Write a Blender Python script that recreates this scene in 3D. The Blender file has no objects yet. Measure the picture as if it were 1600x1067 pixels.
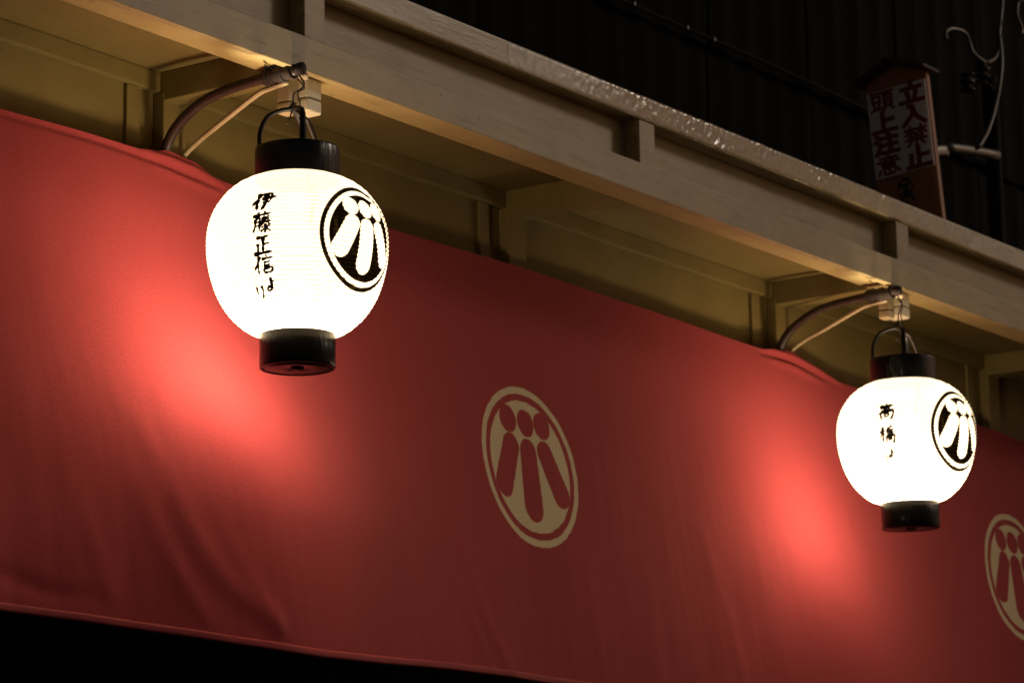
import bpy, bmesh, math, random
from math import sin, cos, pi, radians, exp, sqrt
from mathutils import Vector, Matrix, noise

random.seed(7)
sc = bpy.context.scene
COL = sc.collection
Z0 = 3.1                      # height of the first lantern's middle above the street

# ------------------------------------------------------------------ camera
cam_d = bpy.data.cameras.new("camera")
cam = bpy.data.objects.new("camera", cam_d)
COL.objects.link(cam)
YAW, PITCH, ROLL = 0.6111, 0.2077, -0.0137
fw = Vector((cos(YAW) * cos(PITCH), sin(YAW) * cos(PITCH), sin(PITCH)))
rt = fw.cross(Vector((0, 0, 1))).normalized()
up = rt.cross(fw)
r2 = cos(ROLL) * rt + sin(ROLL) * up
u2 = -sin(ROLL) * rt + cos(ROLL) * up
cam.matrix_world = Matrix(((r2.x, u2.x, -fw.x, -4.8463), (r2.y, u2.y, -fw.y, -4.2661),
                           (r2.z, u2.z, -fw.z, Z0 - 1.495), (0, 0, 0, 1)))
cam_d.sensor_width = 36.0
cam_d.sensor_fit = 'HORIZONTAL'
cam_d.lens = 5084.19 / 1600 * 36
cam_d.clip_end = 500
cam_d.dof.use_dof = True
cam_d.dof.focus_distance = 6.35
cam_d.dof.aperture_fstop = 9.0
sc.camera = cam

# ------------------------------------------------------------------ night sky, the lamp-light from the street, exposure
SUN_AZ, SUN_EL = Vector((1.28, -1.0, 0)).normalized(), radians(25)
w = bpy.data.worlds.new("World")
sc.world = w
w.use_nodes = True
wn = w.node_tree
bg = wn.nodes["Background"]
sky = wn.nodes.new("ShaderNodeTexSky")
sky.sky_type = 'NISHITA'
sky.sun_disc = False
sky.sun_elevation = SUN_EL
sky.sun_rotation = radians(128)
glow = wn.nodes.new("ShaderNodeMix")                    # night sky tinted by the town's lamps
glow.data_type = 'RGBA'
glow.blend_type = 'MULTIPLY'
glow.inputs[0].default_value = 1.0
glow.inputs[7].default_value = (1.0, .66, .46, 1)
wn.links.new(sky.outputs[0], glow.inputs[6])
wn.links.new(glow.outputs[2], bg.inputs[0])
bg.inputs[1].default_value = 0.024
sun_d = bpy.data.lights.new("sun", 'SUN')
sun_d.energy = 0.34
sun_d.angle = radians(9)
sun_d.color = (1.0, 0.84, 0.68)
sun = bpy.data.objects.new("sun", sun_d)
COL.objects.link(sun)
sdir = Vector((SUN_AZ.x * cos(SUN_EL), SUN_AZ.y * cos(SUN_EL), sin(SUN_EL)))
sun.rotation_euler = sdir.to_track_quat('Z', 'Y').to_euler()
sun.location = (4, -4, 8)
sc.view_settings.view_transform = 'Standard'
sc.view_settings.look = 'None'
sc.view_settings.exposure = 0.0
sc.view_settings.gamma = 1.0
sc.view_settings.use_curve_mapping = False
sc.cycles.use_denoising = True
sc.cycles.max_bounces = 10
sc.cycles.diffuse_bounces = 8
sc.cycles.sample_clamp_indirect = 30
sc.cycles.caustics_reflective = False
sc.cycles.caustics_refractive = False
LAMP_W = 29.0
LAMP_COL = (1.0, 0.79, 0.52)

# ------------------------------------------------------------------ helpers
def props(o, label=None, cat=None, group=None, kind=None):
    if label: o["label"] = label
    if cat: o["category"] = cat
    if group: o["group"] = group
    if kind: o["kind"] = kind
    return o

def thing(name, loc, label, cat, group=None):
    o = bpy.data.objects.new(name, None)
    o.empty_display_size = 0.05
    o.location = (loc[0], loc[1], loc[2] + Z0)
    COL.objects.link(o)
    return props(o, label, cat, group)

def link_mesh(name, me, mat, parent=None, smooth=False):
    me.materials.append(mat)
    if smooth:
        me.polygons.foreach_set("use_smooth", [True] * len(me.polygons))
    o = bpy.data.objects.new(name, me)
    COL.objects.link(o)
    if parent is not None:
        o.parent = parent
    return o

def root_loc(parent):
    """world location of the top of a parent chain, Z0 removed"""
    x = Vector((0, 0, -Z0))
    while parent is not None:
        x += Vector(parent.location)
        parent = parent.parent
    return x

def raw(name, verts, faces, mat, parent=None, smooth=False, local=False):
    off = Vector((0, 0, 0)) if local else (root_loc(parent) if parent else Vector((0, 0, -Z0)))
    me = bpy.data.meshes.new(name)
    me.from_pydata([tuple(Vector(v) - off) for v in verts], [], faces)
    me.update()
    return link_mesh(name, me, mat, parent, smooth)

def box(name, x0, x1, y0, y1, z0, z1, mat, parent=None, bev=0.003, seg=2):
    off = root_loc(parent) if parent else Vector((0, 0, -Z0))
    bm = bmesh.new()
    bmesh.ops.create_cube(bm, size=1)
    for v in bm.verts:
        v.co = Vector((x0 + (v.co.x + .5) * (x1 - x0), y0 + (v.co.y + .5) * (y1 - y0),
                       z0 + (v.co.z + .5) * (z1 - z0))) - off
    if bev:
        bmesh.ops.bevel(bm, geom=list(bm.edges), offset=bev, segments=seg, profile=.6, affect='EDGES')
    me = bpy.data.meshes.new(name)
    bm.to_mesh(me)
    bm.free()
    return link_mesh(name, me, mat, parent)

def catmull(pts, n=8):
    P = [Vector(p) for p in pts]
    P = [2 * P[0] - P[1]] + P + [2 * P[-1] - P[-2]]
    out = []
    for i in range(1, len(P) - 2):
        for k in range(n):
            t = k / n
            a, b, c, d = P[i - 1], P[i], P[i + 1], P[i + 2]
            out.append(.5 * ((2 * b) + (c - a) * t + (2 * a - 5 * b + 4 * c - d) * t * t
                             + (3 * b - a - 3 * c + d) * t ** 3))
    out.append(P[-2])
    return out

def tube(name, pts, rad, mat, parent=None, seg=10, n=8, rough=0.0, flat=1.0, widthdir=None):
    """swept tube; rad a number or a function of 0..1; flat<1 squashes it into a strap"""
    path = catmull(pts, n) if n > 1 else [Vector(p) for p in pts]
    V, F = [], []
    prev = None
    L = len(path)
    for i, p in enumerate(path):
        t = (path[min(i + 1, L - 1)] - path[max(i - 1, 0)]).normalized()
        if widthdir is not None:
            a = (Vector(widthdir) - Vector(widthdir).dot(t) * t).normalized()
        else:
            ref = prev if prev is not None else (Vector((0, 0, 1)) if abs(t.z) < .9 else Vector((1, 0, 0)))
            a = (ref - ref.dot(t) * t).normalized()
            prev = a
        b = t.cross(a)
        r = rad(i / (L - 1)) if callable(rad) else rad
        for k in range(seg):
            an = 2 * pi * k / seg
            q = r
            if rough:
                q *= 1 + rough * noise.noise(Vector((p.x * 60 + k, p.y * 60, p.z * 60)))
            V.append(p + a * cos(an) * q + b * sin(an) * q * flat)
    for i in range(L - 1):
        for k in range(seg):
            F.append((i * seg + k, i * seg + (k + 1) % seg, (i + 1) * seg + (k + 1) % seg, (i + 1) * seg + k))
    F.append(tuple(range(seg - 1, -1, -1)))
    F.append(tuple((L - 1) * seg + k for k in range(seg)))
    return raw(name, V, F, mat, parent, smooth=True)

def lathe(name, prof, mat, parent=None, seg=64, smooth=True, closed=False):
    V, F = [], []
    for r, z in prof:
        for k in range(seg):
            a = 2 * pi * k / seg
            V.append((r * cos(a), r * sin(a), z))
    n = len(prof)
    for i in range(n if closed else n - 1):
        j = (i + 1) % n
        for k in range(seg):
            F.append((i * seg + k, i * seg + (k + 1) % seg, j * seg + (k + 1) % seg, j * seg + k))
    return raw(name, V, F, mat, parent, smooth, local=True)

# ------------------------------------------------------------------ materials
class NT:
    """little expression builder for shader nodes"""
    def __init__(self, tree): self.t = tree
    def n(self, typ, **kw):
        nd = self.t.nodes.new(typ)
        for k, v in kw.items(): setattr(nd, k, v)
        return nd
    def put(self, sock, v):
        if hasattr(v, "is_output"): self.t.links.new(v, sock)
        else: sock.default_value = v
    def m(self, op, *a, clamp=False):
        nd = self.n("ShaderNodeMath", operation=op, use_clamp=clamp)
        for i, v in enumerate(a): self.put(nd.inputs[i], v)
        return nd.outputs[0]
    def vm(self, op, *a):
        nd = self.n("ShaderNodeVectorMath", operation=op)
        for i, v in enumerate(a):
            if op == 'SCALE' and i == 1: self.put(nd.inputs["Scale"], v)
            else: self.put(nd.inputs[i], v)
        return nd.outputs["Value"] if op in ('DOT_PRODUCT', 'LENGTH', 'DISTANCE') else nd.outputs["Vector"]
    def xyz(self, x, y, z=0.0):
        nd = self.n("ShaderNodeCombineXYZ")
        for i, v in enumerate((x, y, z)): self.put(nd.inputs[i], v)
        return nd.outputs[0]
    def sep(self, v):
        nd = self.n("ShaderNodeSeparateXYZ"); self.put(nd.inputs[0], v); return nd.outputs
    def noise(self, vec, scale, detail=4, rough=.55, dist=0.0):
        nd = self.n("ShaderNodeTexNoise")
        self.put(nd.inputs["Vector"], vec); nd.inputs["Scale"].default_value = scale
        nd.inputs["Detail"].default_value = detail; nd.inputs["Roughness"].default_value = rough
        nd.inputs["Distortion"].default_value = dist
        return nd.outputs["Fac"]
    def ramp(self, f, lo, hi, a=0.0, b=1.0):
        nd = self.n("ShaderNodeMapRange", interpolation_type='SMOOTHSTEP')
        for i, v in enumerate((f, lo, hi, a, b)): self.put(nd.inputs[i], v)
        return nd.outputs[0]
    def mix(self, f, a, b):
        nd = self.n("ShaderNodeMix", data_type='RGBA')
        self.put(nd.inputs[0], f); self.put(nd.inputs[6], a); self.put(nd.inputs[7], b)
        return nd.outputs[2]
    def bump(self, h, strength, dist=.002, normal=None):
        nd = self.n("ShaderNodeBump")
        nd.inputs["Strength"].default_value = strength; nd.inputs["Distance"].default_value = dist
        self.put(nd.inputs["Height"], h)
        if normal is not None: self.put(nd.inputs["Normal"], normal)
        return nd.outputs[0]
    def coord(self, which="Object"):
        return self.n("ShaderNodeTexCoord").outputs[which]

def material(name, base=(.5, .5, .5), rough=.5, metal=0.0, spec=.5):
    m = bpy.data.materials.new(name)
    m.use_nodes = True
    t = NT(m.node_tree)
    b = m.node_tree.nodes["Principled BSDF"]
    b.inputs["Base Color"].default_value = (*base, 1)
    b.inputs["Roughness"].default_value = rough
    b.inputs["Metallic"].default_value = metal
    b.inputs["Specular IOR Level"].default_value = spec
    return m, t, b

def emblem_mask(t, vec):
    """crest: a ring round a disc with three dots and three bars cut out of it, in a unit circle"""
    d = t.vm('LENGTH', vec)
    e = .009
    def below(v, r): return t.ramp(v, r - e, r + e, 1.0, 0.0)
    ring = t.m('SUBTRACT', below(d, 1.0), below(d, .915))
    disc = below(d, .825)
    fig = None
    for cx, cy in ((-.352, .560), (.012, .552), (.362, .563)):
        s = below(t.vm('DISTANCE', vec, (cx, cy, 0)), .174)
        fig = s if fig is None else t.m('MAXIMUM', fig, s)
    for (ax, ay), (bx, by), r in (((-.352, .222), (-.592, -.262), .176), ((-.002, .185), (-.022, -.50), .183),
                                  ((.352, .215), (.592, -.275), .170)):
        ba = Vector((bx - ax, by - ay, 0))
        pa = t.vm('SUBTRACT', vec, (ax, ay, 0))
        h = t.m('DIVIDE', t.vm('DOT_PRODUCT', pa, tuple(ba)), ba.length_squared, clamp=True)
        dd = t.vm('LENGTH', t.vm('SUBTRACT', pa, t.vm('SCALE', tuple(ba), h)))
        rr = t.m('ADD', r - .012, t.m('MULTIPLY', h, .02))
        s = t.ramp(t.m('SUBTRACT', dd, rr), -e, e, 1.0, 0.0)
        fig = t.m('MAXIMUM', fig, s)
    return t.m('MAXIMUM', ring, t.m('MULTIPLY', disc, t.m('SUBTRACT', 1.0, fig)))

def paint(name, c1, c2, rough, bump_s, flake=0.0, dirt=.5):
    m, t, b = material(name, c1, rough)
    g = t.n("ShaderNodeNewGeometry").outputs["Position"]
    st = t.vm('MULTIPLY', g, (.12, 1.0, 1.0))                 # brushed and weathered along the board
    n1 = t.noise(g, 5.0, 5, .6)
    n2 = t.noise(st, 60.0, 6, .65)
    n3 = t.noise(g, 260.0, 3, .6)
    col = t.mix(t.ramp(n1, .3, .72), (*c1, 1), (*c2, 1))
    col = t.mix(t.m('MULTIPLY', t.ramp(n2, .52, .75), dirt), col, (c2[0] * .55, c2[1] * .5, c2[2] * .45, 1))
    spots = t.ramp(t.noise(g, 34.0, 2, .5), .70, .76)
    col = t.mix(t.m('MULTIPLY', spots, dirt * .9), col, (c2[0] * .3, c2[1] * .28, c2[2] * .25, 1))
    t.put(b.inputs["Base Color"], col)
    h = t.m('ADD', t.m('MULTIPLY', n2, .7), t.m('MULTIPLY', n3, .18))
    if flake:
        fl = t.ramp(t.noise(g, 85.0, 4, .65, 1.2), .36, .64)
        patch = t.ramp(t.noise(t.vm('MULTIPLY', g, (.8, 1.0, 1.0)), 2.3, 3, .6), .40, .60)
        gx = t.sep(g)[0]
        worn = t.m('MULTIPLY', t.ramp(gx, 1.25, 1.6), t.ramp(gx, 2.0, 2.5, 1.0, 0.0))     # the most blistered stretch of the rail
        patch = t.m('MAXIMUM', t.m('MULTIPLY', patch, .30), worn)
        h = t.m('ADD', h, t.m('MULTIPLY', t.m('MULTIPLY', fl, patch), flake))
        t.put(b.inputs["Roughness"], t.ramp(patch, 0, 1, rough, rough * .7))
        t.put(b.inputs["Coat Weight"], t.m('MULTIPLY', patch, .9))
        b.inputs["Coat Roughness"].default_value = .05
        b.inputs["Coat IOR"].default_value = 1.8
    nb_ = t.bump(h, bump_s, .004)
    t.put(b.inputs["Normal"], nb_)
    t.put(b.inputs["Coat Normal"], nb_)
    return m

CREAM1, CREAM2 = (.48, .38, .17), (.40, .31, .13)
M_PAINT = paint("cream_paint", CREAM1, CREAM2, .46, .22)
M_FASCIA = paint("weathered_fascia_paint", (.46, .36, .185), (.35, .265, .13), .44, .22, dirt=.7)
M_RAIL = paint("flaking_rail_paint", (.46, .365, .215), (.35, .27, .155), .36, .40, flake=1.15, dirt=.8)
M_BLISTER, _t, _b = material("glossy_old_paint", (.36, .28, .175), .17, spec=.8)
_g = _t.n("ShaderNodeNewGeometry").outputs["Position"]
_n = _t.noise(_g, 48.0, 4, .6)
_t.put(_b.inputs["Base Color"], _t.mix(_t.ramp(_n, .38, .64), (.44, .35, .205, 1), (.30, .225, .13, 1)))
_px = _t.sep(_g)[0]
_w = _t.m('MULTIPLY', _t.ramp(_px, .80, 1.35), _t.ramp(_px, 2.3, 3.0, 1.0, 0.0))        # gloss builds up where the skin has lifted
_t.put(_b.inputs["Roughness"], _t.m('SUBTRACT', _t.ramp(_n, .3, .7, .36, .46), _t.m('MULTIPLY', _w, .20)))
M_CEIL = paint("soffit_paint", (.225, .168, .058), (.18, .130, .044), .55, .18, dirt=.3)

# red cotton with printed crests
XE, ZE, RE, SP = 1.2637, -.2257, .1917, 2.4945
TL = .1324
def make_cloth_mat():
    m, t, b = material("red_cotton", (.22, .025, .02), .92, spec=.08)
    uv = t.sep(t.coord("UV"))
    x = t.m('SUBTRACT', uv[0], XE - SP / 2)
    x = t.m('SUBTRACT', t.m('FLOORED_MODULO', x, SP), SP / 2)
    vec = t.xyz(t.m('DIVIDE', x, RE), t.m('DIVIDE', t.m('SUBTRACT', uv[1], ZE / cos(TL)), RE))
    nz = t.n("ShaderNodeTexNoise"); t.put(nz.inputs["Vector"], t.xyz(uv[0], uv[1])); nz.inputs["Scale"].default_value = 45.0
    wob = t.vm('MULTIPLY', t.vm('SUBTRACT', nz.outputs["Color"], (.5, .5, .5)), (.03, .03, .0))
    mask = emblem_mask(t, t.vm('ADD', vec, wob))
    g = t.xyz(uv[0], uv[1])
    n1 = t.noise(g, 2.2, 5, .6)
    n2 = t.noise(g, 210.0, 4, .7)
    red = t.mix(n1, (.38, .056, .064, 1), (.32, .046, .053, 1))
    red = t.mix(t.m('MULTIPLY', t.ramp(n2, .40, .72), .6), red, (.22, .028, .031, 1))
    cream = t.mix(t.ramp(n2, .35, .75), (.66, .56, .38, 1), (.52, .42, .27, 1))
    t.put(b.inputs["Base Color"], t.mix(mask, red, cream))
    b.inputs["Sheen Weight"].default_value = .03
    b.inputs["Sheen Roughness"].default_value = .5
    w1 = t.noise(t.vm('MULTIPLY', g, (1.0, .35, 1)), 22.0, 4, .6)
    h = t.m('ADD', t.m('MULTIPLY', w1, 1.0), t.m('MULTIPLY', n2, .10))
    t.put(b.inputs["Normal"], t.bump(h, .18, .006))
    return m
M_CLOTH = make_cloth_mat()
M_HEM, _, _ = material("red_hem_cotton", (.29, .040, .045), .85, spec=.25)

# translucent lantern paper with the crest in black ink
RMAX = .179
def make_paper_mat():
    m = bpy.data.materials.new("lantern_paper")
    m.use_nodes = True
    tree = m.node_tree
    tree.nodes.remove(tree.nodes["Principled BSDF"])
    t = NT(tree)
    out = [n for n in tree.nodes if n.type == 'OUTPUT_MATERIAL'][0]
    uv = t.sep(t.coord("UV"))
    vec = t.xyz(t.m('DIVIDE', t.m('ADD', uv[0], .006), .1095), t.m('DIVIDE', t.m('SUBTRACT', uv[1], .0), .1035))
    mask = emblem_mask(t, vec)
    g = t.coord("Object")
    fib = t.noise(t.vm('MULTIPLY', g, (1, 1, .3)), 90.0, 4, .6)
    seam = t.ramp(t.m('ABSOLUTE', t.m('ADD', uv[0], .130)), .0, .0035, .78, 1.0)      # glued overlap of two paper strips
    tc = t.mix(fib, (.52, .515, .495, 1), (.45, .44, .415, 1))
    tc = t.vm('SCALE', tc, seam)
    tr = t.n("ShaderNodeBsdfTranslucent"); t.put(tr.inputs["Color"], tc)
    df = t.n("ShaderNodeBsdfDiffuse"); t.put(df.inputs["Color"], (.46, .45, .43, 1))
    mx = t.n("ShaderNodeMixShader"); mx.inputs[0].default_value = .45
    tree.links.new(tr.outputs[0], mx.inputs[1]); tree.links.new(df.outputs[0], mx.inputs[2])
    tp = t.n("ShaderNodeBsdfTransparent"); t.put(tp.inputs["Color"], t.mix(seam, (.6, .5, .3, 1), (1.0, .95, .86, 1)))
    my = t.n("ShaderNodeMixShader"); my.inputs[0].default_value = .36                 # thin paper lets part of the bulb's light straight through
    tree.links.new(mx.outputs[0], my.inputs[1]); tree.links.new(tp.outputs[0], my.inputs[2])
    ink = t.n("ShaderNodeBsdfDiffuse"); t.put(ink.inputs["Color"], (.012, .009, .007, 1))
    inkt = t.n("ShaderNodeBsdfTranslucent"); t.put(inkt.inputs["Color"], t.mix(t.ramp(fib, .5, .75), (.0004, .00025, .0001, 1), (.004, .0025, .001, 1)))
    ia = t.n("ShaderNodeAddShader"); tree.links.new(ink.outputs[0], ia.inputs[0]); tree.links.new(inkt.outputs[0], ia.inputs[1])
    fx = t.n("ShaderNodeMixShader"); t.put(fx.inputs[0], mask)
    tree.links.new(my.outputs[0], fx.inputs[1]); tree.links.new(ia.outputs[0], fx.inputs[2])
    tree.links.new(fx.outputs[0], out.inputs["Surface"])
    return m
M_PAPER = make_paper_mat()
M_INK, _t, _b = material("brush_ink", (.020, .010, .006), .8, spec=.2)

def make_lacquer(name="black_lacquer", lo=.13, hi=.19, spec=.35):
    m, t, b = material(name, (.0035, .0032, .003), .16, spec=spec)
    o = t.sep(t.coord("Object"))
    ang = t.m('ARCTAN2', o[1], o[0])
    v = t.xyz(t.m('MULTIPLY', ang, 9.0), t.m('MULTIPLY', o[2], 5.0))
    n1 = t.noise(v, 2.2, 3, .6)
    n2 = t.noise(t.coord("Object"), 90.0, 3, .6)
    t.put(b.inputs["Normal"], t.bump(t.ramp(n1, .44, .58), .22, .0022))
    t.put(b.inputs["Roughness"], t.ramp(n2, .3, .7, lo, hi))
    return m
M_LACQ = make_lacquer()
M_LACQ_DULL = make_lacquer("worn_black_lacquer", .16, .24, .06)
M_STRAP, _t, _b = material("black_strap", (.006, .005, .0045), .5, spec=.2)
M_WIRE, _t, _b = material("dark_wire", (.05, .032, .022), .4, .6)

def make_rust():
    m, t, b = material("old_brown_iron", (.09, .04, .03), .5)
    g = t.coord("Object")
    n = t.noise(g, 55.0, 5, .65)
    t.put(b.inputs["Base Color"], t.mix(t.ramp(n, .35, .7), (.020, .0085, .007, 1), (.038, .018, .013, 1)))
    t.put(b.inputs["Normal"], t.bump(n, .35, .003))
    return m
M_RUST = make_rust()
M_ROPE, _t, _b = material("wrapped_cord", (.026, .014, .010), .85)
M_TUBE, _t, _b = material("pale_plastic_conduit", (.42, .33, .20), .45)
M_BOXP, _t, _b = material("cream_plastic_box", (.62, .55, .42), .38)
def noisy(name, c1, c2, rough, scale, bump_s=.2, stretch=(1, 1, 1)):
    m, t, b = material(name, c1, rough)
    g = t.vm('MULTIPLY', t.coord("Object"), stretch)
    n = t.noise(g, scale, 5, .6)
    t.put(b.inputs["Base Color"], t.mix(t.ramp(n, .3, .7), (*c1, 1), (*c2, 1)))
    t.put(b.inputs["Normal"], t.bump(n, bump_s, .004))
    return m
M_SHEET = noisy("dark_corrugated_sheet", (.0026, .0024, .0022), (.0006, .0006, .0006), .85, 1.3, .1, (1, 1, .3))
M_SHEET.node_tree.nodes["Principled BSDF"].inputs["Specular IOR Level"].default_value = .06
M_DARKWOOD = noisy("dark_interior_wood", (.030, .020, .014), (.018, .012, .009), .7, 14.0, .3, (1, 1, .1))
M_ASPH = noisy("asphalt", (.055, .053, .05), (.04, .04, .038), .9, 40.0, .4)
M_SIGNW = noisy("orange_stained_wood", (.45, .18, .07), (.34, .125, .05), .6, 30.0, .3, (1, 1, .12))
M_ROOF = noisy("old_brown_wood", (.09, .045, .028), (.06, .03, .018), .7, 30.0, .3)
M_SIGNP = noisy("notice_white_panel", (.85, .74, .68), (.74, .64, .58), .6, 9.0, .1)
M_SIGNR, _t, _b = material("dark_red_lettering", (.24, .022, .030), .6)
M_SIGNK, _t, _b = material("black_brush_lettering", (.015, .012, .010), .7)
M_CABLE, _t, _b = material("grey_cable", (.09, .085, .08), .34)
M_BLACKP, _t, _b = material("black_plastic", (.010, .010, .010), .8, spec=.1)
M_STEEL, _t, _b = material("galvanised_steel", (.16, .15, .135), .45, .7)
M_PORC, _t, _b = material("brown_porcelain", (.04, .025, .02), .08)

# ------------------------------------------------------------------ ground and the dark inside of the building
X0, X1 = -3.2, 6.6
gr = raw("street", [(-60, -60, -Z0), (60, -60, -Z0), (60, 60, -Z0), (-60, 60, -Z0)], [(0, 1, 2, 3)], M_ASPH)
props(gr, kind="structure")
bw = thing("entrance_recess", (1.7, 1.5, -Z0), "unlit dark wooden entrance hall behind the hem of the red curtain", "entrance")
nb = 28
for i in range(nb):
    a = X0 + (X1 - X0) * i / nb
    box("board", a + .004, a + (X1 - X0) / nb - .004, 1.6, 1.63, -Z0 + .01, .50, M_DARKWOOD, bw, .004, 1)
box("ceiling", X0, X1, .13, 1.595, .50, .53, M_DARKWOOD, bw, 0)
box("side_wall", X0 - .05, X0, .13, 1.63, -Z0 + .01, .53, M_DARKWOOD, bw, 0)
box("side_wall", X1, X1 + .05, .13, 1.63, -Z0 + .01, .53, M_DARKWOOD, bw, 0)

# ------------------------------------------------------------------ wall strip above the curtain
POST0, BAY = .124, 1.2475
KS = range(-2, 5)
wl = thing("lintel_wall", (1.7, .10, .05), "cream painted wall strip with battens above the red curtain", "wall")
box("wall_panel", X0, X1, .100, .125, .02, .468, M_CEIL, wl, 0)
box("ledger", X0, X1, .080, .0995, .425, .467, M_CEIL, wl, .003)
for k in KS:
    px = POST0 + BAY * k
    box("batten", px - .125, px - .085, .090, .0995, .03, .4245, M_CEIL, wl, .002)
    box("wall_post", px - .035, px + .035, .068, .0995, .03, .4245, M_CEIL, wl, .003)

# ------------------------------------------------------------------ eave: fascia, rail, posts, cross beams, ceiling
ev = thing("eave_canopy", (1.7, -.1, .40), "cream painted wooden eave with a recessed fascia and glossy top rail", "eave")
YF = -.3054
box("fascia_board", X0, X1, YF - .007, -.292, .3965, .470, M_FASCIA, ev, .0025)
box("front_beam", X0, X1, -.2915, -.2155, .4065, .4665, M_PAINT, ev, .003)
rail = box("top_rail", X0, X1, YF - .004, -.205, .5795, .6372, M_RAIL, ev, .005, 3)
# lifted, glossy skin of old paint along the middle of the rail
V, F = [], []
bx0, bx1, nx = .80, 3.00, 640
prof = [(-.0005, .5815), (-.0010, .586)] + [(-.0010, .586 + .0445 * k / 13) for k in range(1, 14)] + [(-.0004, .6335), (.0016, .6364), (.0046, .6379), (.0090, .6384)]
for a in range(nx + 1):
    X = bx0 + (bx1 - bx0) * a / nx
    edge = min(1, (X - bx0) / .75, (bx1 - X) / .75)
    edge = max(edge, 0)
    edge = edge * edge * (3 - 2 * edge)
    for k, (dy, z) in enumerate(prof):
        p = Vector((X * 62, z * 62, 1.7))
        n_ = noise.noise(p) + .55 * noise.noise(p * 2.1 + Vector((3, 1, 0))) + .25 * noise.noise(p * 4.3)
        body = .25 + .75 * max(0, min(1, .5 + 1.4 * noise.noise(Vector((X * 9, z * 14, 8.8)))))
        d = .0015 * edge * body * n_
        y = YF - .004 + dy - .0022 * edge + .0006 - d
        V.append((X, y, z + (d * .6 if k > 13 else 0)))
m_ = len(prof)
for a in range(nx):
    for k in range(m_ - 1):
        F.append((a * m_ + k, (a + 1) * m_ + k, (a + 1) * m_ + k + 1, a * m_ + k + 1))
raw("blistered_paint", V, F, M_BLISTER, rail, True)
for k in range(-3, 5):
    a, b_ = max(X0, POST0 + BAY * k + .0005), min(X1, POST0 + BAY * (k + 1) - .0005)
    box("recess_panel", a, b_, -.262, -.248, .4675, .579, M_FASCIA, ev, 0)
    if b_ - a > .1:
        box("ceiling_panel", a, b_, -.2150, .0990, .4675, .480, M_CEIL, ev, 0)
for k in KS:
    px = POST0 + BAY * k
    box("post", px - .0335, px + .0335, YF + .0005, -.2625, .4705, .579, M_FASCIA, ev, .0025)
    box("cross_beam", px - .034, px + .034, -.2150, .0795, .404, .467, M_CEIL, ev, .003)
box("roof_board", X0, X1, -.2045, .86, .600, .625, M_DARKWOOD, ev, 0)

# ------------------------------------------------------------------ dark upper wall of corrugated sheets
uw = thing("upper_wall", (1.7, .9, .62), "dark corrugated metal wall rising behind the eave", "wall")
SW = .62
i = 0
x = X0
while x < X1 + 1.5:
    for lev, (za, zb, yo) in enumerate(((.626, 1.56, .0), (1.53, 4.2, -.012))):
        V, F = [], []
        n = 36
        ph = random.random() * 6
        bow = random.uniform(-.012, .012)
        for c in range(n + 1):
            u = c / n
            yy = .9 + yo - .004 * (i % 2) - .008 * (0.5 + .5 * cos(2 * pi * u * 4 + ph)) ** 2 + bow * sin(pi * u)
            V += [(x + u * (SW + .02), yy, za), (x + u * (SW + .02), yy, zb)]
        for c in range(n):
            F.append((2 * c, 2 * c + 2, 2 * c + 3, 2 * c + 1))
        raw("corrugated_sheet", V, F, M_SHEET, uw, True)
    x += SW
    i += 1

# ------------------------------------------------------------------ red curtain
TOPPTS = [(-3.3, .262), (-2.4, .250), (-.9, .258), (-.428, .264), (-.171, .270), (-.027, .270), (.023, .276), (.068, .286), (.144, .280),
          (.222, .257), (.289, .253), (.55, .262), (.848, .267), (1.3, .272), (1.855, .265), (2.443, .254), (2.529, .265), (2.599, .273),
          (2.713, .254), (2.845, .227), (2.97, .225), (3.724, .224), (3.974, .216), (4.9, .225), (6.7, .235)]
def interp(tab, x):
    for (a, va), (b, vb) in zip(tab, tab[1:]):
        if x <= b:
            t = min(max((x - a) / (b - a), 0), 1)
            t = t * t * (3 - 2 * t)
            return va + (vb - va) * t
    return tab[-1][1]
def ztop(x): return interp(TOPPTS, x)
def zbot(x): return -.731 + .003 * sin(x * 2.1 + .4) - .24 * lean(x, -.73)
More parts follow.
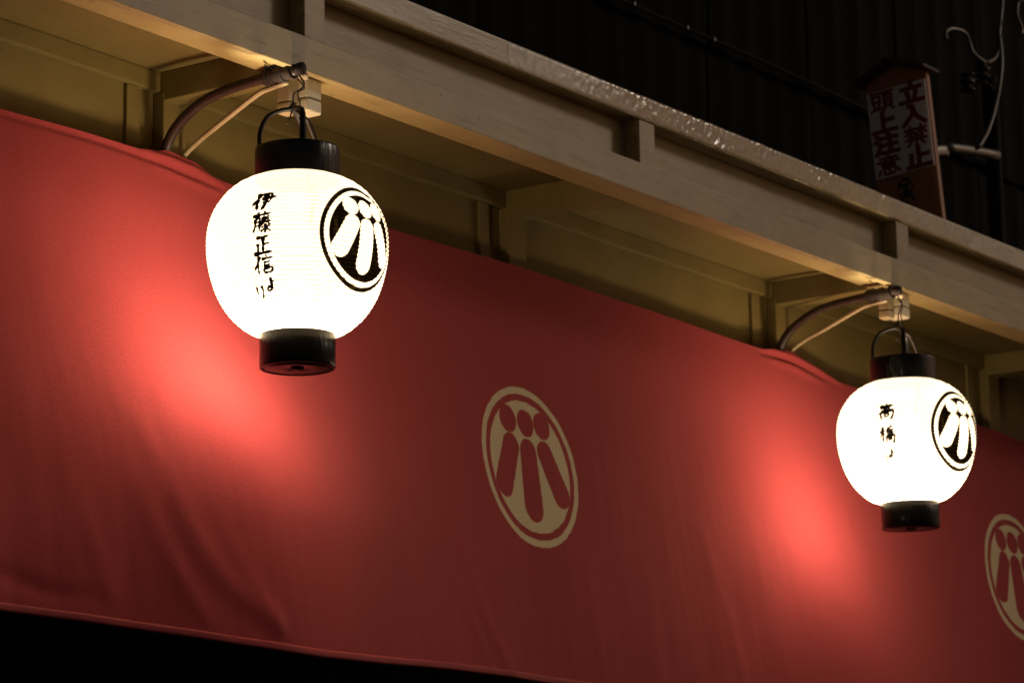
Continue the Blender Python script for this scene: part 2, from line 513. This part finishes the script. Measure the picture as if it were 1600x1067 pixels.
# (points X,z ; amplitude towards the street ; width)
FOLDS = [([(-.30, -.20), (-.22, -.32), (-.159, -.429), (-.118, -.539), (-.046, -.633), (.08, -.715)], .010, .024),
         ([(-.24, -.45), (-.164, -.608), (-.10, -.72)], .008, .020),
         ([(-.06, -.47), (-.001, -.59), (.046, -.663), (.10, -.72)], .009, .020),
         ([(-.42, -.33), (-.36, -.52), (-.335, -.602), (-.31, -.69)], .006, .022),
         ([(-.60, -.66), (-.524, -.677), (-.433, -.700), (-.346, -.695)], -.009, .016),
         ([(.92, -.36), (.935, -.46), (.961, -.572), (1.064, -.725)], .009, .022),
         ([(.85, -.47), (.881, -.552), (.99, -.727)], .006, .018),
         ([(.40, -.50), (.479, -.647), (.54, -.72)], .004, .020),
         ([(1.47, -.25), (1.451, -.40), (1.448, -.62), (1.46, -.72)], .006, .034),
         ([(1.74, -.15), (1.72, -.35), (1.672, -.595), (1.66, -.72)], .006, .036),
         ([(1.96, -.25), (1.99, -.374), (2.066, -.657), (2.08, -.73)], .007, .026),
         ([(2.18, -.20), (2.221, -.316), (2.233, -.611), (2.26, -.73)], .005, .030),
         ([(2.55, -.40), (2.62, -.418), (2.74, -.43)], .004, .016),
         ([(3.2, -.2), (3.25, -.45), (3.3, -.72)], .007, .035),
         ([(-.9, -.1), (-.85, -.45), (-.8, -.72)], .008, .04),
         # gathers where the cloth is tied up round the brackets
         ([(-.43, .253), (-.173, .259), (-.01, .256), (.098, .247), (.22, .240)], -.006, .006),
         ([(-.01, .268), (.06, .268), (.15, .262), (.24, .246)], .009, .0065),
         ([(.02, .245), (.12, .234), (.24, .226)], .005, .008),
         ([(2.43, .243), (2.60, .245), (2.741, .231), (2.86, .214)], -.007, .0065),
         ([(2.46, .258), (2.60, .258), (2.73, .240), (2.86, .220)], .009, .0065),
         ([(2.47, .232), (2.60, .228), (2.76, .205)], .006, .009)]
FOLDS = [([Vector((a, b)) for a, b in catmull([(p[0], p[1], 0) for p in pts], 5) and [(q.x, q.y) for q in catmull([(p[0], p[1], 0) for p in pts], 5)]], A, wd) for pts, A, wd in FOLDS]
BB = [(min(p.x for p in f[0]) - 3 * f[2], max(p.x for p in f[0]) + 3 * f[2]) for f in FOLDS]
LEANS = [(.18, .52, .150), (2.52, .50, .045)]     # X, half width, how far the lower half is pushed out to the street
def lean(X, z):
    f = min(max((.12 - z) / .62, 0), 1)
    f = f * f * (3 - 2 * f)
    return f * sum(A * exp(-((X - bx) / sx) ** 2) for bx, sx, A in LEANS)
def cloth_y(X, z):
    y = ZE * sin(TL) + (z - ZE) * math.tan(TL)
    low = min(max((.27 - z) / 1.0, 0), 1)
    y += .010 * low * sin(X * 2.6 + .7) + .006 * low * sin(X * 6.1 + z * 1.5)
    y += .010 * low * (noise.noise(Vector((X * 1.9, z * 1.3, 3.1)))) + .0035 * noise.noise(Vector((X * 7, z * 2.6, 9.2))) * (.3 + low)
    y -= lean(X, z)
    y += .0016 * low * noise.noise(Vector((X * 17, z * 1.6, 5.5))) + .0007 * noise.noise(Vector((X * 38, z * 5, 1.5))) * (.4 + low)
    for (pts, A, wd), (a, b) in zip(FOLDS, BB):
        if X < a or X > b:
            continue
        best, bi = 1e9, 0
        P = Vector((X, z))
        for j, q in enumerate(pts):
            d = (P - q).length_squared
            if d < best: best, bi = d, j
        # distance to the neighbouring segments
        dd = sqrt(best)
        for j in (bi - 1, bi):
            if 0 <= j < len(pts) - 1:
                s0, s1 = pts[j], pts[j + 1]
                e = s1 - s0
                tt = min(max((P - s0).dot(e) / e.length_squared, 0), 1)
                dd = min(dd, (P - s0 - tt * e).length)
        f = bi / (len(pts) - 1)
        env = sin(pi * min(max(.12 + .80 * f, 0), 1)) ** .7 if abs(pts[0].y - pts[-1].y) < .15 else min(1, f * 1.5 + .05)
        y -= A * (.46 if wd > .012 else 1.0) * env * exp(-(dd / (wd * 1.15)) ** 2)
    return min(y, .064)
cx0, cx1 = X0 + .05, 5.9
xs = []
x = cx0
while x < cx1:
    xs.append(x)
    x += .010 if -.7 < x < 4.3 else .04
NZ = 110
tt = [1 - (1 - j / NZ) ** 1.0 for j in range(NZ + 1)]
tt = [(.0 + .10 * (j / 24)) if j <= 24 else .10 + .90 * ((j - 24) / (NZ - 24)) for j in range(NZ + 1)]   # finer rows under the top edge
V, F, UVS = [], [], []
for X in xs:
    za, zb = ztop(X), zbot(X)
    for t_ in tt:
        z = za + (zb - za) * t_
        V.append((X, cloth_y(X, z), z))
        UVS.append((X, z / cos(TL)))
NR = NZ + 1
for a in range(len(xs) - 1):
    for j in range(NZ):
        F.append((a * NR + j, a * NR + j + 1, (a + 1) * NR + j + 1, (a + 1) * NR + j))
ct = raw("curtain", V, F, M_CLOTH, None, True)
uvl = ct.data.uv_layers.new(name="UVMap")
for lp in ct.data.loops:
    uvl.data[lp.index].uv = UVS[lp.vertex_index]
props(ct, "long red cotton curtain with cream crests hanging under the eave", "curtain")
V, F = [], []
HS = 7
for i, X in enumerate(xs):
    zb = zbot(X)
    wob = .0006 * noise.noise(Vector((X * 30, 0, 0)))
    for k in range(HS):
        a = 2 * pi * k / HS
        zz = zb + .005 + .0085 * sin(a)
        V.append((X, cloth_y(X, zz) - .0006 + (.0018 + wob) * cos(a), zz))
for i in range(len(xs) - 1):
    for k in range(HS):
        F.append((i * HS + k, i * HS + (k + 1) % HS, (i + 1) * HS + (k + 1) % HS, (i + 1) * HS + k))
raw("hem", V, F, M_HEM, ct, True)

# ------------------------------------------------------------------ brush characters as stroke lists (x right, y up, unit box)
GLYPH = {
 'i': [[(.36,.97),(.27,.62),(.02,.28)],[(.24,.62),(.25,.03)],[(.45,.84),(.80,.90),(.76,.48)],[(.42,.62),(1.02,.73)],[(.46,.40),(.78,.46)],[(.61,.88),(.60,.40),(.42,-.02)]],
 'fuji': [[(.03,.80),(.97,.92)],[(.33,1.0),(.36,.74)],[(.67,1.04),(.61,.78)],[(.18,.68),(.16,.32),(.04,.0)],[(.18,.68),(.40,.71),(.38,.05)],[(.2,.51),(.37,.53)],[(.18,.33),(.37,.35)],
          [(.54,.76),(.60,.67)],[(.86,.82),(.77,.68)],[(.48,.62),(.90,.67)],[(.46,.49),(.98,.55)],[(.69,.78),(.62,.5),(.43,.34)],[(.72,.55),(.98,.33)],[(.70,.43),(.70,.03),(.63,.09)],[(.5,.3),(.6,.22)],[(.46,.05),(.66,.19)],[(.9,.34),(.76,.24)],[(.74,.22),(.98,.03)]],
 'masa': [[(.16,.88),(.86,.97)],[(.55,.93),(.52,.08)],[(.54,.53),(.88,.60)],[(.25,.58),(.25,.10)],[(-.02,.02),(1.02,.13)]],
 'nobu': [[(.34,.97),(.22,.60),(.0,.20)],[(.22,.62),(.24,-.02)],[(.62,1.03),(.71,.90)],[(.42,.78),(1.0,.88)],[(.52,.61),(.86,.67)],[(.5,.45),(.85,.5)],[(.5,.30),(.54,.04)],[(.5,.30),(.92,.35),(.85,.06)],[(.54,.07),(.86,.10)]],
 'yo': [[(.50,1.0),(.56,.55),(.50,.15),(.22,.02),(.10,.16),(.35,.30),(.98,.10)],[(.55,.66),(.88,.73)]],
 'ri': [[(.15,.92),(.10,.55),(.26,.42)],[(.70,1.0),(.80,.55),(.52,.0)]],
 'taka': [[(.48,1.02),(.55,.90)],[(.03,.80),(.97,.90)],[(.33,.74),(.36,.57)],[(.33,.74),(.69,.78),(.64,.60)],[(.35,.59),(.65,.62)],[(.08,.46),(.16,-.02)],[(.08,.46),(.95,.53),(.88,.04),(.76,.05)],[(.36,.33),(.38,.12)],[(.36,.33),(.65,.36),(.62,.14)],[(.38,.13),(.62,.15)]],
 'hashi': [[(.0,.66),(.40,.74)],[(.22,1.0),(.22,.0)],[(.21,.66),(.0,.30)],[(.25,.58),(.37,.45)],[(.86,.99),(.5,.86)],[(.44,.73),(.99,.80)],[(.69,.90),(.45,.54)],[(.72,.76),(.96,.57)],[(.58,.60),(.60,.46)],[(.58,.60),(.80,.62),(.78,.48)],[(.6,.47),(.78,.48)],
           [(.46,.38),(.47,.0)],[(.46,.38),(.97,.42),(.94,.02),(.85,.05)],[(.60,.28),(.62,.12)],[(.60,.28),(.80,.30),(.78,.13)],[(.62,.13),(.78,.14)]],
 'tatsu': [[(.5,1.0),(.5,.82)],[(.08,.76),(.92,.76)],[(.28,.66),(.37,.2)],[(.72,.66),(.62,.2)],[(.0,.07),(1,.07)]],
 'iru': [[(.32,.95),(.50,.92),(.44,.50),(.03,.02)],[(.50,.72),(.64,.35),(.98,.02)]],
 'kin': [[(.04,.85),(.48,.85)],[(.26,1.0),(.26,.56)],[(.24,.80),(.04,.58)],[(.29,.78),(.46,.62)],[(.53,.85),(.97,.85)],[(.75,1.0),(.75,.56)],[(.72,.80),(.54,.60)],[(.78,.80),(.97,.60)],[(.2,.47),(.8,.47)],[(.04,.32),(.96,.32)],[(.5,.32),(.5,.0)],[(.28,.22),(.14,.04)],[(.72,.22),(.87,.04)]],
 'tome': [[(.52,1.0),(.52,.08)],[(.52,.60),(.92,.60)],[(.18,.66),(.18,.08)],[(.0,.05),(1,.05)]],
 'atama': [[(.02,.94),(.46,.94)],[(.08,.78),(.40,.78),(.40,.50),(.08,.50),(.08,.78)],[(.12,.40),(.16,.20)],[(.38,.40),(.32,.20)],[(.0,.07),(.50,.13)],[(.54,.94),(1,.94)],[(.77,.94),(.72,.80)],[(.60,.78),(.94,.78),(.94,.25),(.60,.25),(.60,.78)],[(.60,.60),(.94,.60)],[(.60,.43),(.94,.43)],[(.68,.2),(.54,.0)],[(.86,.2),(1.0,.0)]],
 'ue': [[(.45,1.0),(.45,.06)],[(.45,.60),(.88,.60)],[(.0,.05),(1,.05)]],
 'chu': [[(.07,.96),(.22,.82)],[(.01,.66),(.16,.54)],[(.03,.02),(.22,.38)],[(.60,1.0),(.68,.88)],[(.36,.79),(.96,.79)],[(.40,.44),(.93,.44)],[(.66,.79),(.66,.06)],[(.30,.04),(1,.04)]],
 'kokoro': [[(.5,1.0),(.5,.92)],[(.13,.88),(.87,.88)],[(.33,.84),(.38,.74)],[(.67,.84),(.60,.74)],[(.03,.70),(.97,.70)],[(.24,.60),(.76,.60),(.76,.36),(.24,.36),(.24,.60)],[(.24,.48),(.76,.48)],[(.1,.26),(.03,.06)],[(.28,.27),(.30,.04),(.70,.04),(.76,.14)],[(.48,.27),(.56,.17)],[(.85,.28),(.98,.10)]],
 'mark': [[(.10,.66),(.30,.92),(.55,1.0)],[(.55,1.0),(.80,.84),(.98,.58)],[(.28,.72),(.72,.76)],[(.62,.74),(.30,.42),(.05,.40)],[(.42,.56),(.62,.36),(.50,.02),(.34,.08)],[(.52,.40),(.12,.12)],[(.60,.54),(.80,.30),(1.0,.10)],[(.90,.56),(.66,.42)]],
}
def stroke_strip(pts, wid, taper=True):
    """centre line + half widths of one brush stroke"""
    P = [Vector((a, b, 0)) for a, b in pts]
    if len(P) > 2 and taper:
        P = catmull(P, 8)
    else:
        out = []
        for a, b in zip(P, P[1:]):
            for k in range(9): out.append(a.lerp(b, k / 9))
        P = out + [P[-1]]
    n = len(P)
    res = []
    for i, p in enumerate(P):
        f = i / (n - 1)
        t = (P[min(i + 1, n - 1)] - P[max(i - 1, 0)]).normalized()
        nrm = Vector((-t.y, t.x, 0))
        if taper:
            hw = wid * (.62 + .55 * (1 - f) ** 2 + .18 * sin(3.1 * pi * f)) * (1.0 if f < .86 else max(.25, (1 - f) / .14))
            if i == 0: hw *= .55
        else:
            hw = wid
        res.append((p, nrm, hw * .5))
    return res
def glyph_mesh(name, key, wid, place, mat, parent, taper=True, lift_step=0.0):
    """place(x, y, lift) maps the unit box to the surface"""
    V, F = [], []
    for si, s in enumerate(GLYPH[key]):
        ln = sum((Vector(a) - Vector(b)).length for a, b in zip(s, s[1:]))
        st = stroke_strip(s, wid * (min(1.25, .72 + .55 * ln) if taper else 1.0) * (1.0 if not taper else random.uniform(.85, 1.15)), taper)
        b0 = len(V)
        if not taper:                                       # square ends that close the corners
            p, nn, h = st[0]; d = (st[1][0] - p).normalized(); st[0] = (p - d * h, nn, h)
            p, nn, h = st[-1]; d = (p - st[-2][0]).normalized(); st[-1] = (p + d * h, nn, h)
        for p, nn, h in st:
            for q in (p - nn * h, p, p + nn * h):
                V.append(place(q.x, q.y, si * lift_step))
        for i in range(len(st) - 1):
            for c in range(2):
                F.append((b0 + i * 3 + c, b0 + i * 3 + c + 1, b0 + (i + 1) * 3 + c + 1, b0 + (i + 1) * 3 + c))
    return raw(name, V, F, mat, parent, False, local=True)

# ------------------------------------------------------------------ lanterns
PROF = [(.146, .0845), (.140, .1000), (.130, .1190), (.115, .1380), (.100, .1510), (.080, .1640), (.057, .1732), (.035, .1780), (.010, .1792), (-.015, .1780), (-.040, .1740),
        (-.065, .1675), (-.090, .1585), (-.114, .1455), (-.133, .1310), (-.150, .1130), (-.160, .0980), (-.1690, .0757)]
RIBS = 37
ZT, ZB = PROF[0][0], PROF[-1][0]
def r_smooth(z):
    tab = PROF
    if z >= tab[0][0]: return tab[0][1]
    for i in range(len(tab) - 1):
        (a, ra), (b, rb) = tab[i], tab[i + 1]
        if z >= b:
            p0 = tab[max(i - 1, 0)][1]; p3 = tab[min(i + 2, len(tab) - 1)][1]
            t = (a - z) / (a - b)
            return .5 * (2 * ra + (rb - p0) * t + (2 * p0 - 5 * ra + 4 * rb - p3) * t * t + (3 * ra - p0 - 3 * rb + p3) * t ** 3)
    return tab[-1][1]
def r_rib(z):
    f = (ZT - z) / (ZT - ZB) * RIBS
    return r_smooth(z) - .0016 * abs(sin(pi * f)) ** .8
NSEG, NV = 144, RIBS * 6
def shade_mesh():
    V, F, UV = [], [], []
    for i in range(NV + 1):
        z = ZT + (ZB - ZT) * i / NV
        r = r_rib(z)
        for k in range(NSEG):
            ph = -pi + 2 * pi * k / NSEG
            V.append((r * sin(ph), -r * cos(ph), z))
    me = bpy.data.meshes.new("paper_shade")
    for i in range(NV):
        for k in range(NSEG):
            F.append((i * NSEG + k, (i + 1) * NSEG + k, (i + 1) * NSEG + (k + 1) % NSEG, i * NSEG + (k + 1) % NSEG))
    me.from_pydata(V, [], F)
    uvl = me.uv_layers.new(name="UVMap")
    li = 0
    for i in range(NV):
        za, zb = ZT + (ZB - ZT) * i / NV, ZT + (ZB - ZT) * (i + 1) / NV
        for k in range(NSEG):
            p0, p1 = -pi + 2 * pi * k / NSEG, -pi + 2 * pi * (k + 1) / NSEG
            for ph, z in ((p0, za), (p0, zb), (p1, zb), (p1, za)):
                uvl.data[li].uv = (ph * .176, z)
                li += 1
    me.polygons.foreach_set("use_smooth", [True] * len(me.polygons))
    me.update()
    me.materials.append(M_PAPER)
    return me
def hoop_mesh():
    V, F = [], []
    for h in range(1, RIBS):
        z = ZT + (ZB - ZT) * h / RIBS
        R = r_smooth(z) - .0016
        b0 = len(V)
        n = 64
        for k in range(n):
            a = 2 * pi * k / n
            for c in range(4):
                e = pi / 2 * c
                rr = R + .0008 * cos(e)
                V.append((rr * cos(a), rr * sin(a), z + .0008 * sin(e)))
        for k in range(n):
            for c in range(4):
                F.append((b0 + k * 4 + c, b0 + k * 4 + (c + 1) % 4, b0 + ((k + 1) % n) * 4 + (c + 1) % 4, b0 + ((k + 1) % n) * 4 + c))
    me = bpy.data.meshes.new("hoop_cage")
    me.from_pydata(V, [], F)
    me.materials.append(M_TUBE)
    return me
ME_SHADE, ME_HOOP = shade_mesh(), hoop_mesh()
LIGHT_COLOUR = LAMP_COL

def lantern(loc, tilt, turn, view_phi, text, ink, bulb, label):
    L = thing("paper_lantern", loc, label, "lantern", "lit paper lanterns under the eave")
    o = bpy.data.objects.new("paper_shade", ME_SHADE); COL.objects.link(o); o.parent = L
    o = bpy.data.objects.new("hoop_cage", ME_HOOP); COL.objects.link(o); o.parent = L
    tr = lathe("top_ring", [(.0795, .138), (.0835, .1385), (.0842, .142), (.0842, .203), (.0835, .2065), (.0805, .2075), (.0790, .2050), (.0782, .142)], M_LACQ, L, 72, closed=True)
    br = lathe("bottom_ring", [(.0730, -.168), (.0745, -.1695), (.0745, -.231), (.0735, -.2345), (.0700, -.2350), (.0692, -.2320), (.0692, -.168)], M_LACQ_DULL, L, 72, closed=True)
    lathe("base_plate", [(.0001, -.2342), (.0690, -.2342), (.0690, -.2260), (.0001, -.2260)], M_LACQ_DULL, br, 48, closed=True)
    lathe("knob", [(.0001, -.2385), (.008, -.2380), (.012, -.2365), (.013, -.2343)], M_LACQ_DULL, br, 24)
    # three straps from the ring up to the hook
    vp = radians(view_phi)
    vd = Vector((sin(vp), -cos(vp), 0))                      # towards the camera side
    rd = Vector((cos(vp), sin(vp), 0))
    apex = Vector((-.010 * rd.x, -.010 * rd.y, .290))
    for a, sh in ((-82, .064), (8, .058), (172, .062)):
        d = vd * cos(radians(a)) + rd * sin(radians(a))
        foot = d * .0755
        pts = [foot + Vector((0, 0, .150)), foot + Vector((0, 0, .205)), foot * .98 + Vector((0, 0, .240)),
               foot * .80 + Vector((0, 0, .270)), foot * .42 + apex * .5 + Vector((0, 0, .139)), apex]
        q = tube("handle_strap", pts, .0064, M_STRAP, None, 8, 6, flat=.72, widthdir=(-d.y, d.x, .05))
        q.data.transform(Matrix.Translation((0, 0, -Z0)))
        q.parent = L
    cd = vd * cos(radians(120)) + rd * sin(radians(120))
    cord = tube("lamp_cord", [apex + Vector((.004, .004, .012)), apex + rd * .012 + Vector((0, 0, -.010)), apex * .4 + cd * .030 + Vector((0, 0, .150)), cd * .046 + Vector((0, 0, .215)), cd * .050 + Vector((0, 0, .17)), cd * .03 + Vector((0, 0, .06))], .0042, M_ROPE, None, 8, 7, rough=.6)
    cord.data.transform(Matrix.Translation((0, 0, -Z0))); cord.parent = L
    knot = tube("handle_knot", [apex + Vector((-.006, 0, -.004)), apex + Vector((0, 0, .003)), apex + Vector((.006, .002, -.003))], .0065, M_STRAP, None, 8, 4)
    knot.data.transform(Matrix.Translation((0, 0, -Z0))); knot.parent = L
    for key, ph, z, wd, ht, shear in text:
        def place(x, y, lift, ph=ph, z=z, wd=wd, ht=ht, shear=shear):
            zz = z + (y - .5) * ht + (x - .5) * wd * shear
            a = radians(ph) + (x - .5) * wd / r_smooth(zz)
            r = r_smooth(zz) + .0018 + lift
            return (r * sin(a), -r * cos(a), zz)
        glyph_mesh("character", key, ink * (.82 if key in ('fuji', 'hashi', 'nobu') else 1.0) * min(1.15, max(1.0, .036 / wd)), place, M_INK, L, True, .00004)
    ld = bpy.data.lights.new("bulb", 'POINT')
    ld.energy = LAMP_W
    ld.color = LIGHT_COLOUR
    ld.shadow_soft_size = .046
    lo = bpy.data.objects.new("bulb", ld)
    COL.objects.link(lo)
    lo.parent = L
    lo.location = bulb
    L.rotation_euler = tilt
    L.rotation_euler.z += radians(turn)
    return L
YL, SPAN = -.36, 2.4931
lantern((0, YL, 0), Vector((0, 0, 0)), 0, -51.1,
        [('i', -73, .060, .050, .037, .03), ('fuji', -73.4, .017, .040, .041, .03), ('masa', -73.2, -.027, .037, .035, .02), ('nobu', -73.6, -.064, .041, .035, .02),
         ('yo', -70.0, -.099, .020, .024, .0), ('ri', -79.0, -.113, .018, .025, .0)], .188, (.026, .032, -.110),
        "large glowing white paper lantern near the left, lettered with four brush characters")
lantern((SPAN, YL, -.024), Vector((radians(.6), radians(-2.2), 0)), -4, -62,
        [('taka', -73.5, .047, .037, .038, .03), ('hashi', -73.5, -.012, .038, .040, .03), ('yo', -71.3, -.060, .017, .020, 0), ('ri', -76.8, -.071, .014, .018, 0)], .205, (.004, .020, -.110),
        "farther glowing white paper lantern at the right, lettered with two brush characters")

# ------------------------------------------------------------------ curved brackets, hooks and plastic boxes under the eave
def bracket(dx, dz, label, hook):
    B = thing("lantern_bracket", (dx + .05, .03, .27 + dz), label, "bracket", "curved lantern brackets")
    P = [(.078, .078, .16), (.076, .068, .225), (.0735, .052, .284), (.060, .0094, .3285), (.05, -.0593, .362), (.05, -.1276, .3795), (.05, -.2119, .3868), (.05, -.262, .3885), (.05, -.318, .3890)]
    P = [(x + dx, y, z + dz * (1 if i < 8 else .6)) for i, (x, y, z) in enumerate(P)]
    tube("curved_arm", P, lambda f: .0116 - .001 * f, M_RUST, B, 12, 8, rough=.10)
    Q = [(.150, .085, .25), (.1375, .055, .290), (.124, -.005, .3165), (.0984, -.07, .3274), (.0646, -.20, .3610), (.062, -.235, .368), (.060, -.285, .372)]
    tube("conduit", [(x + dx, y, z + dz) for x, y, z in Q], .0058, M_TUBE, B, 10, 8)
    # cord bound round the end of the arm
    for i in range(9):
        y = -.236 - i * .0085
        pts = []
        n = 11
        rr = .0125 + .0022 * sin(i * 1.7)
        for k in range(n):
            a = 2 * pi * k / (n - 1)
            pts.append((.0505 + dx + rr * cos(a), y - .004 * k / n + .002 * sin(i), .388 + dz + rr * .92 * sin(a)))
        tube("cord_turn", pts, .0052, M_ROPE, B, 7, 2, rough=.5)
    tube("cord_end", [(.05 + dx, -.27, .399 + dz), (.03 + dx, -.262, .401 + dz), (.008 + dx, -.270, .398 + dz), (-.004 + dx, -.282, .390 + dz)], .0022, M_STRAP, B, 6, 6)
    tube("cord_knot", [(.062 + dx, -.312, .380 + dz), (.070 + dx, -.322, .384 + dz), (.078 + dx, -.318, .379 + dz)], .0062, M_TUBE, B, 8, 4)
    tube("arm_end", [(.051 + dx, -.300, .391 + dz), (.052 + dx, -.318, .392 + dz), (.054 + dx, -.331, .390 + dz)], .0125, M_ROPE, B, 9, 4, rough=.35)
    h = Vector(hook)
    W = thing("wire_hook", (dx + .04, -.33, .37 + dz), "thin twisted wire holding up the " + ("left" if dx < 1 else "right") + " lantern", "wire", "wire hooks of the lanterns")
    tube("wire", [(.056 + dx, -.318, .381 + dz), (.058 + dx, -.330, .362 + dz), (.040 + dx, -.338, .345 + dz), (h.x + .012, h.y + .006, h.z + .030), (h.x + .004, h.y, h.z + .004), (h.x - .006, h.y - .004, h.z - .004)], .0018, M_WIRE, W, 6, 6)
    tube("wire", [(.048 + dx, -.322, .370 + dz), (.052 + dx, -.336, .350 + dz), (h.x + .026, h.y + .006, h.z + .036), (h.x + .028, h.y + .002, h.z + .014), (h.x + .010, h.y - .006, h.z - .002), (h.x - .008, h.y - .006, h.z - .012),
                  (h.x - .012, h.y - .004, h.z - .030), (h.x - .022, h.y - .004, h.z - .040)], .0015, M_WIRE, W, 6, 6)
bracket(0, 0, "dark curved bracket with bound cord above the left lantern", (-.012, -.356, .292))
bracket(SPAN, -.012, "dark curved bracket with bound cord above the right lantern", (SPAN - .012, -.356, .268))

def jbox(dx, dz, label):
    J = thing("junction_box", (dx + .16, -.25, .33 + dz), label, "junction box", "plastic junction boxes under the beam")
    box("box_body", .130 + dx, .178 + dx, -.280, -.232, .360 + dz, .4010, M_BOXP, J, .004, 3)
    box("box_cover", .129 + dx, .179 + dx, -.281, -.231, .330 + dz, .3592 + dz, M_BOXP, J, .007, 3)
    lathe_pts = [(.178 + dx, -.262, .388 + dz), (.181 + dx, -.262, .388 + dz)]
    tube("screw", lathe_pts, .003, M_STEEL, J, 8, 1)
    S = thing("junction_box", (dx + .10, -.23, .32 + dz), label.replace("cream plastic", "small tan plastic").replace("on the beam", "behind the wire"), "junction box", "plastic junction boxes under the beam")
    box("box_body", .092 + dx, .124 + dx, -.262, -.232, .346 + dz, .4010, M_TUBE, S, .003, 2)
    box("box_cover", .091 + dx, .125 + dx, -.263, -.231, .322 + dz, .3452 + dz, M_TUBE, S, .006, 3)
jbox(0, 0, "cream plastic junction box on the beam above the left lantern")
jbox(SPAN + .02, .004, "cream plastic junction box on the beam above the right lantern")

# ------------------------------------------------------------------ house-shaped warning board on the eave
SX = 2.85
SG = thing("warning_board", (SX, -.213, .626), "house shaped wooden warning board with red lettering on white, standing on the eave", "sign")
SG.rotation_euler = (radians(-4.6), 0, 0)
def sg(y, z): return (y, z)            # board plane: y across (+ towards the wall), z up from its foot
hw, bt, ht_, pk = .0945, .022, .432, .470
def prism(name, poly, x0, x1, mat, parent, bev=0.0):
    n = len(poly)
    V = [(x0, y, z) for y, z in poly] + [(x1, y, z) for y, z in poly]
    F = [tuple(range(n)), tuple(range(2 * n - 1, n - 1, -1))] + [(i, i + n, (i + 1) % n + n, (i + 1) % n) for i in range(n)]
    o = raw(name, V, F, mat, parent, local=True)
    bm = bmesh.new(); bm.from_mesh(o.data)
    bmesh.ops.recalc_face_normals(bm, faces=bm.faces)
    if bev: bmesh.ops.bevel(bm, geom=list(bm.edges), offset=bev, segments=1, affect='EDGES')
    bm.to_mesh(o.data); bm.free()
    return o
prism("board", [(-hw, .0), (hw, .0), (hw, ht_), (0, pk), (-hw, ht_)], .0, bt, M_SIGNW, SG, .002)
for s in (-1, 1):
    prism("roof_slat", [(s * -.004, pk + .004), (s * .112, ht_ - .006), (s * .112, ht_ + .004), (s * -.004, pk + .016)], -.045, .050, M_ROOF, SG, .002)
pn = prism("notice_panel", [(-.0915, .155), (.0915, .155), (.0915, .405), (-.0915, .405)], -.006, -.0005, M_SIGNP, SG, .0012)
for col, keys in ((-.047, ('tatsu', 'iru', 'kin', 'tome')), (.045, ('atama', 'ue', 'chu', 'kokoro'))):
    for r_, key in enumerate(keys):
        zc = .374 - r_ * .0618
        dense = key in ('kin', 'atama', 'kokoro')
        # seen from the -X side the viewer's right is -Y
        glyph_mesh("character", key, .13 if dense else .22, lambda x, y, l, col=col, zc=zc: (-.0072 - l, col - (x - .5) * .068, zc + (y - .5) * .055), M_SIGNR, pn, False, .00003)
glyph_mesh("character", 'mark', .15, lambda x, y, l: (-.0008 - l, .006 - (x - .5) * .052, .104 + (y - .5) * .075), M_SIGNK, SG, True, .00003)

# ------------------------------------------------------------------ cable along the dark wall
CB = thing("wall_cable", (3.4, .86, 1.545), "thin dark cable with clips running along the corrugated wall", "cable")
tube("cable_run", [(x, .862, 1.545 + .004 * sin(x * 5)) for x in (0, .8, 1.6, 2.4, 3.2, 4.0, 4.8, 5.6)], .006, M_BLACKP, CB, 8, 6)
for x in (3.135, 3.438, 3.597):
    box("cable_clip", x - .005, x + .005, .850, .870, 1.538, 1.551, M_CABLE, CB, .002)

# ------------------------------------------------------------------ cable post with insulators at the far right
UP = thing("cable_post", (4.67, .42, .626), "dark post carrying insulators and a steel arm beyond the warning board", "post")
tube("post_shaft", [(4.69, .44, .626), (4.69, .44, 1.2), (4.685, .44, 1.60)], .026, M_BLACKP, UP, 12, 4)
tube("arm", [(4.65, .41, 1.318), (4.45, .405, 1.291), (4.27, .40, 1.262)], .017, M_STEEL, UP, 12, 4)
tube("arm_plate", [(4.27, .395, 1.250), (4.22, .395, 1.240), (4.165, .395, 1.222)], .020, M_STEEL, UP, 6, 3, flat=.25, widthdir=(0, 0, 1))
for (x, z) in ((4.439, 1.520), (4.554, 1.590)):
    ins = tube("insulator", [(x, .40, z - .035), (x, .40, z - .02), (x, .40, z), (x, .40, z + .02), (x, .40, z + .03)], lambda f: .012 + .014 * abs(sin(f * 3 * pi)), M_PORC, UP, 14, 6)
tube("bracket_rod", [(4.685, .43, 1.555), (4.60, .41, 1.555), (4.50, .405, 1.545), (4.439, .40, 1.525)], .008, M_BLACKP, UP, 8, 5)
lc = tube("looped_cable", [(4.300, .40, 1.632), (4.302, .40, 1.659), (4.344, .395, 1.678), (4.416, .39, 1.681), (4.450, .39, 1.652), (4.456, .385, 1.626), (4.506, .385, 1.614), (4.556, .385, 1.613), (4.629, .39, 1.646), (4.681, .40, 1.697), (4.716, .41, 1.773), (4.757, .42, 1.851), (4.79, .43, 1.94), (4.85, .45, 2.3)], .0065, M_CABLE, None, 10, 8)
props(lc, "grey cable curling into a loop above the insulators", "cable", "cables at the post")
dc = tube("drop_cable", [(4.69, .40, 1.74), (4.667, .385, 1.649), (4.641, .38, 1.576), (4.599, .38, 1.478), (4.534, .38, 1.375), (4.465, .385, 1.300)], .008, M_CABLE, None, 10, 8)
props(dc, "grey cable dropping slantwise onto the steel arm", "cable", "cables at the post")
wr = tube("short_wire", [(4.789, .37, 1.884), (4.777, .37, 1.860), (4.774, .37, 1.826), (4.804, .37, 1.788), (4.797, .37, 1.768)], .006, M_STEEL, None, 8, 8)
props(wr, "short bright bent wire hanging at the top right corner", "wire")
ww = tube("wire_end", [(4.786, .37, 1.895), (4.789, .37, 1.888), (4.792, .37, 1.880)], .014, M_STEEL, wr, 10, 3)
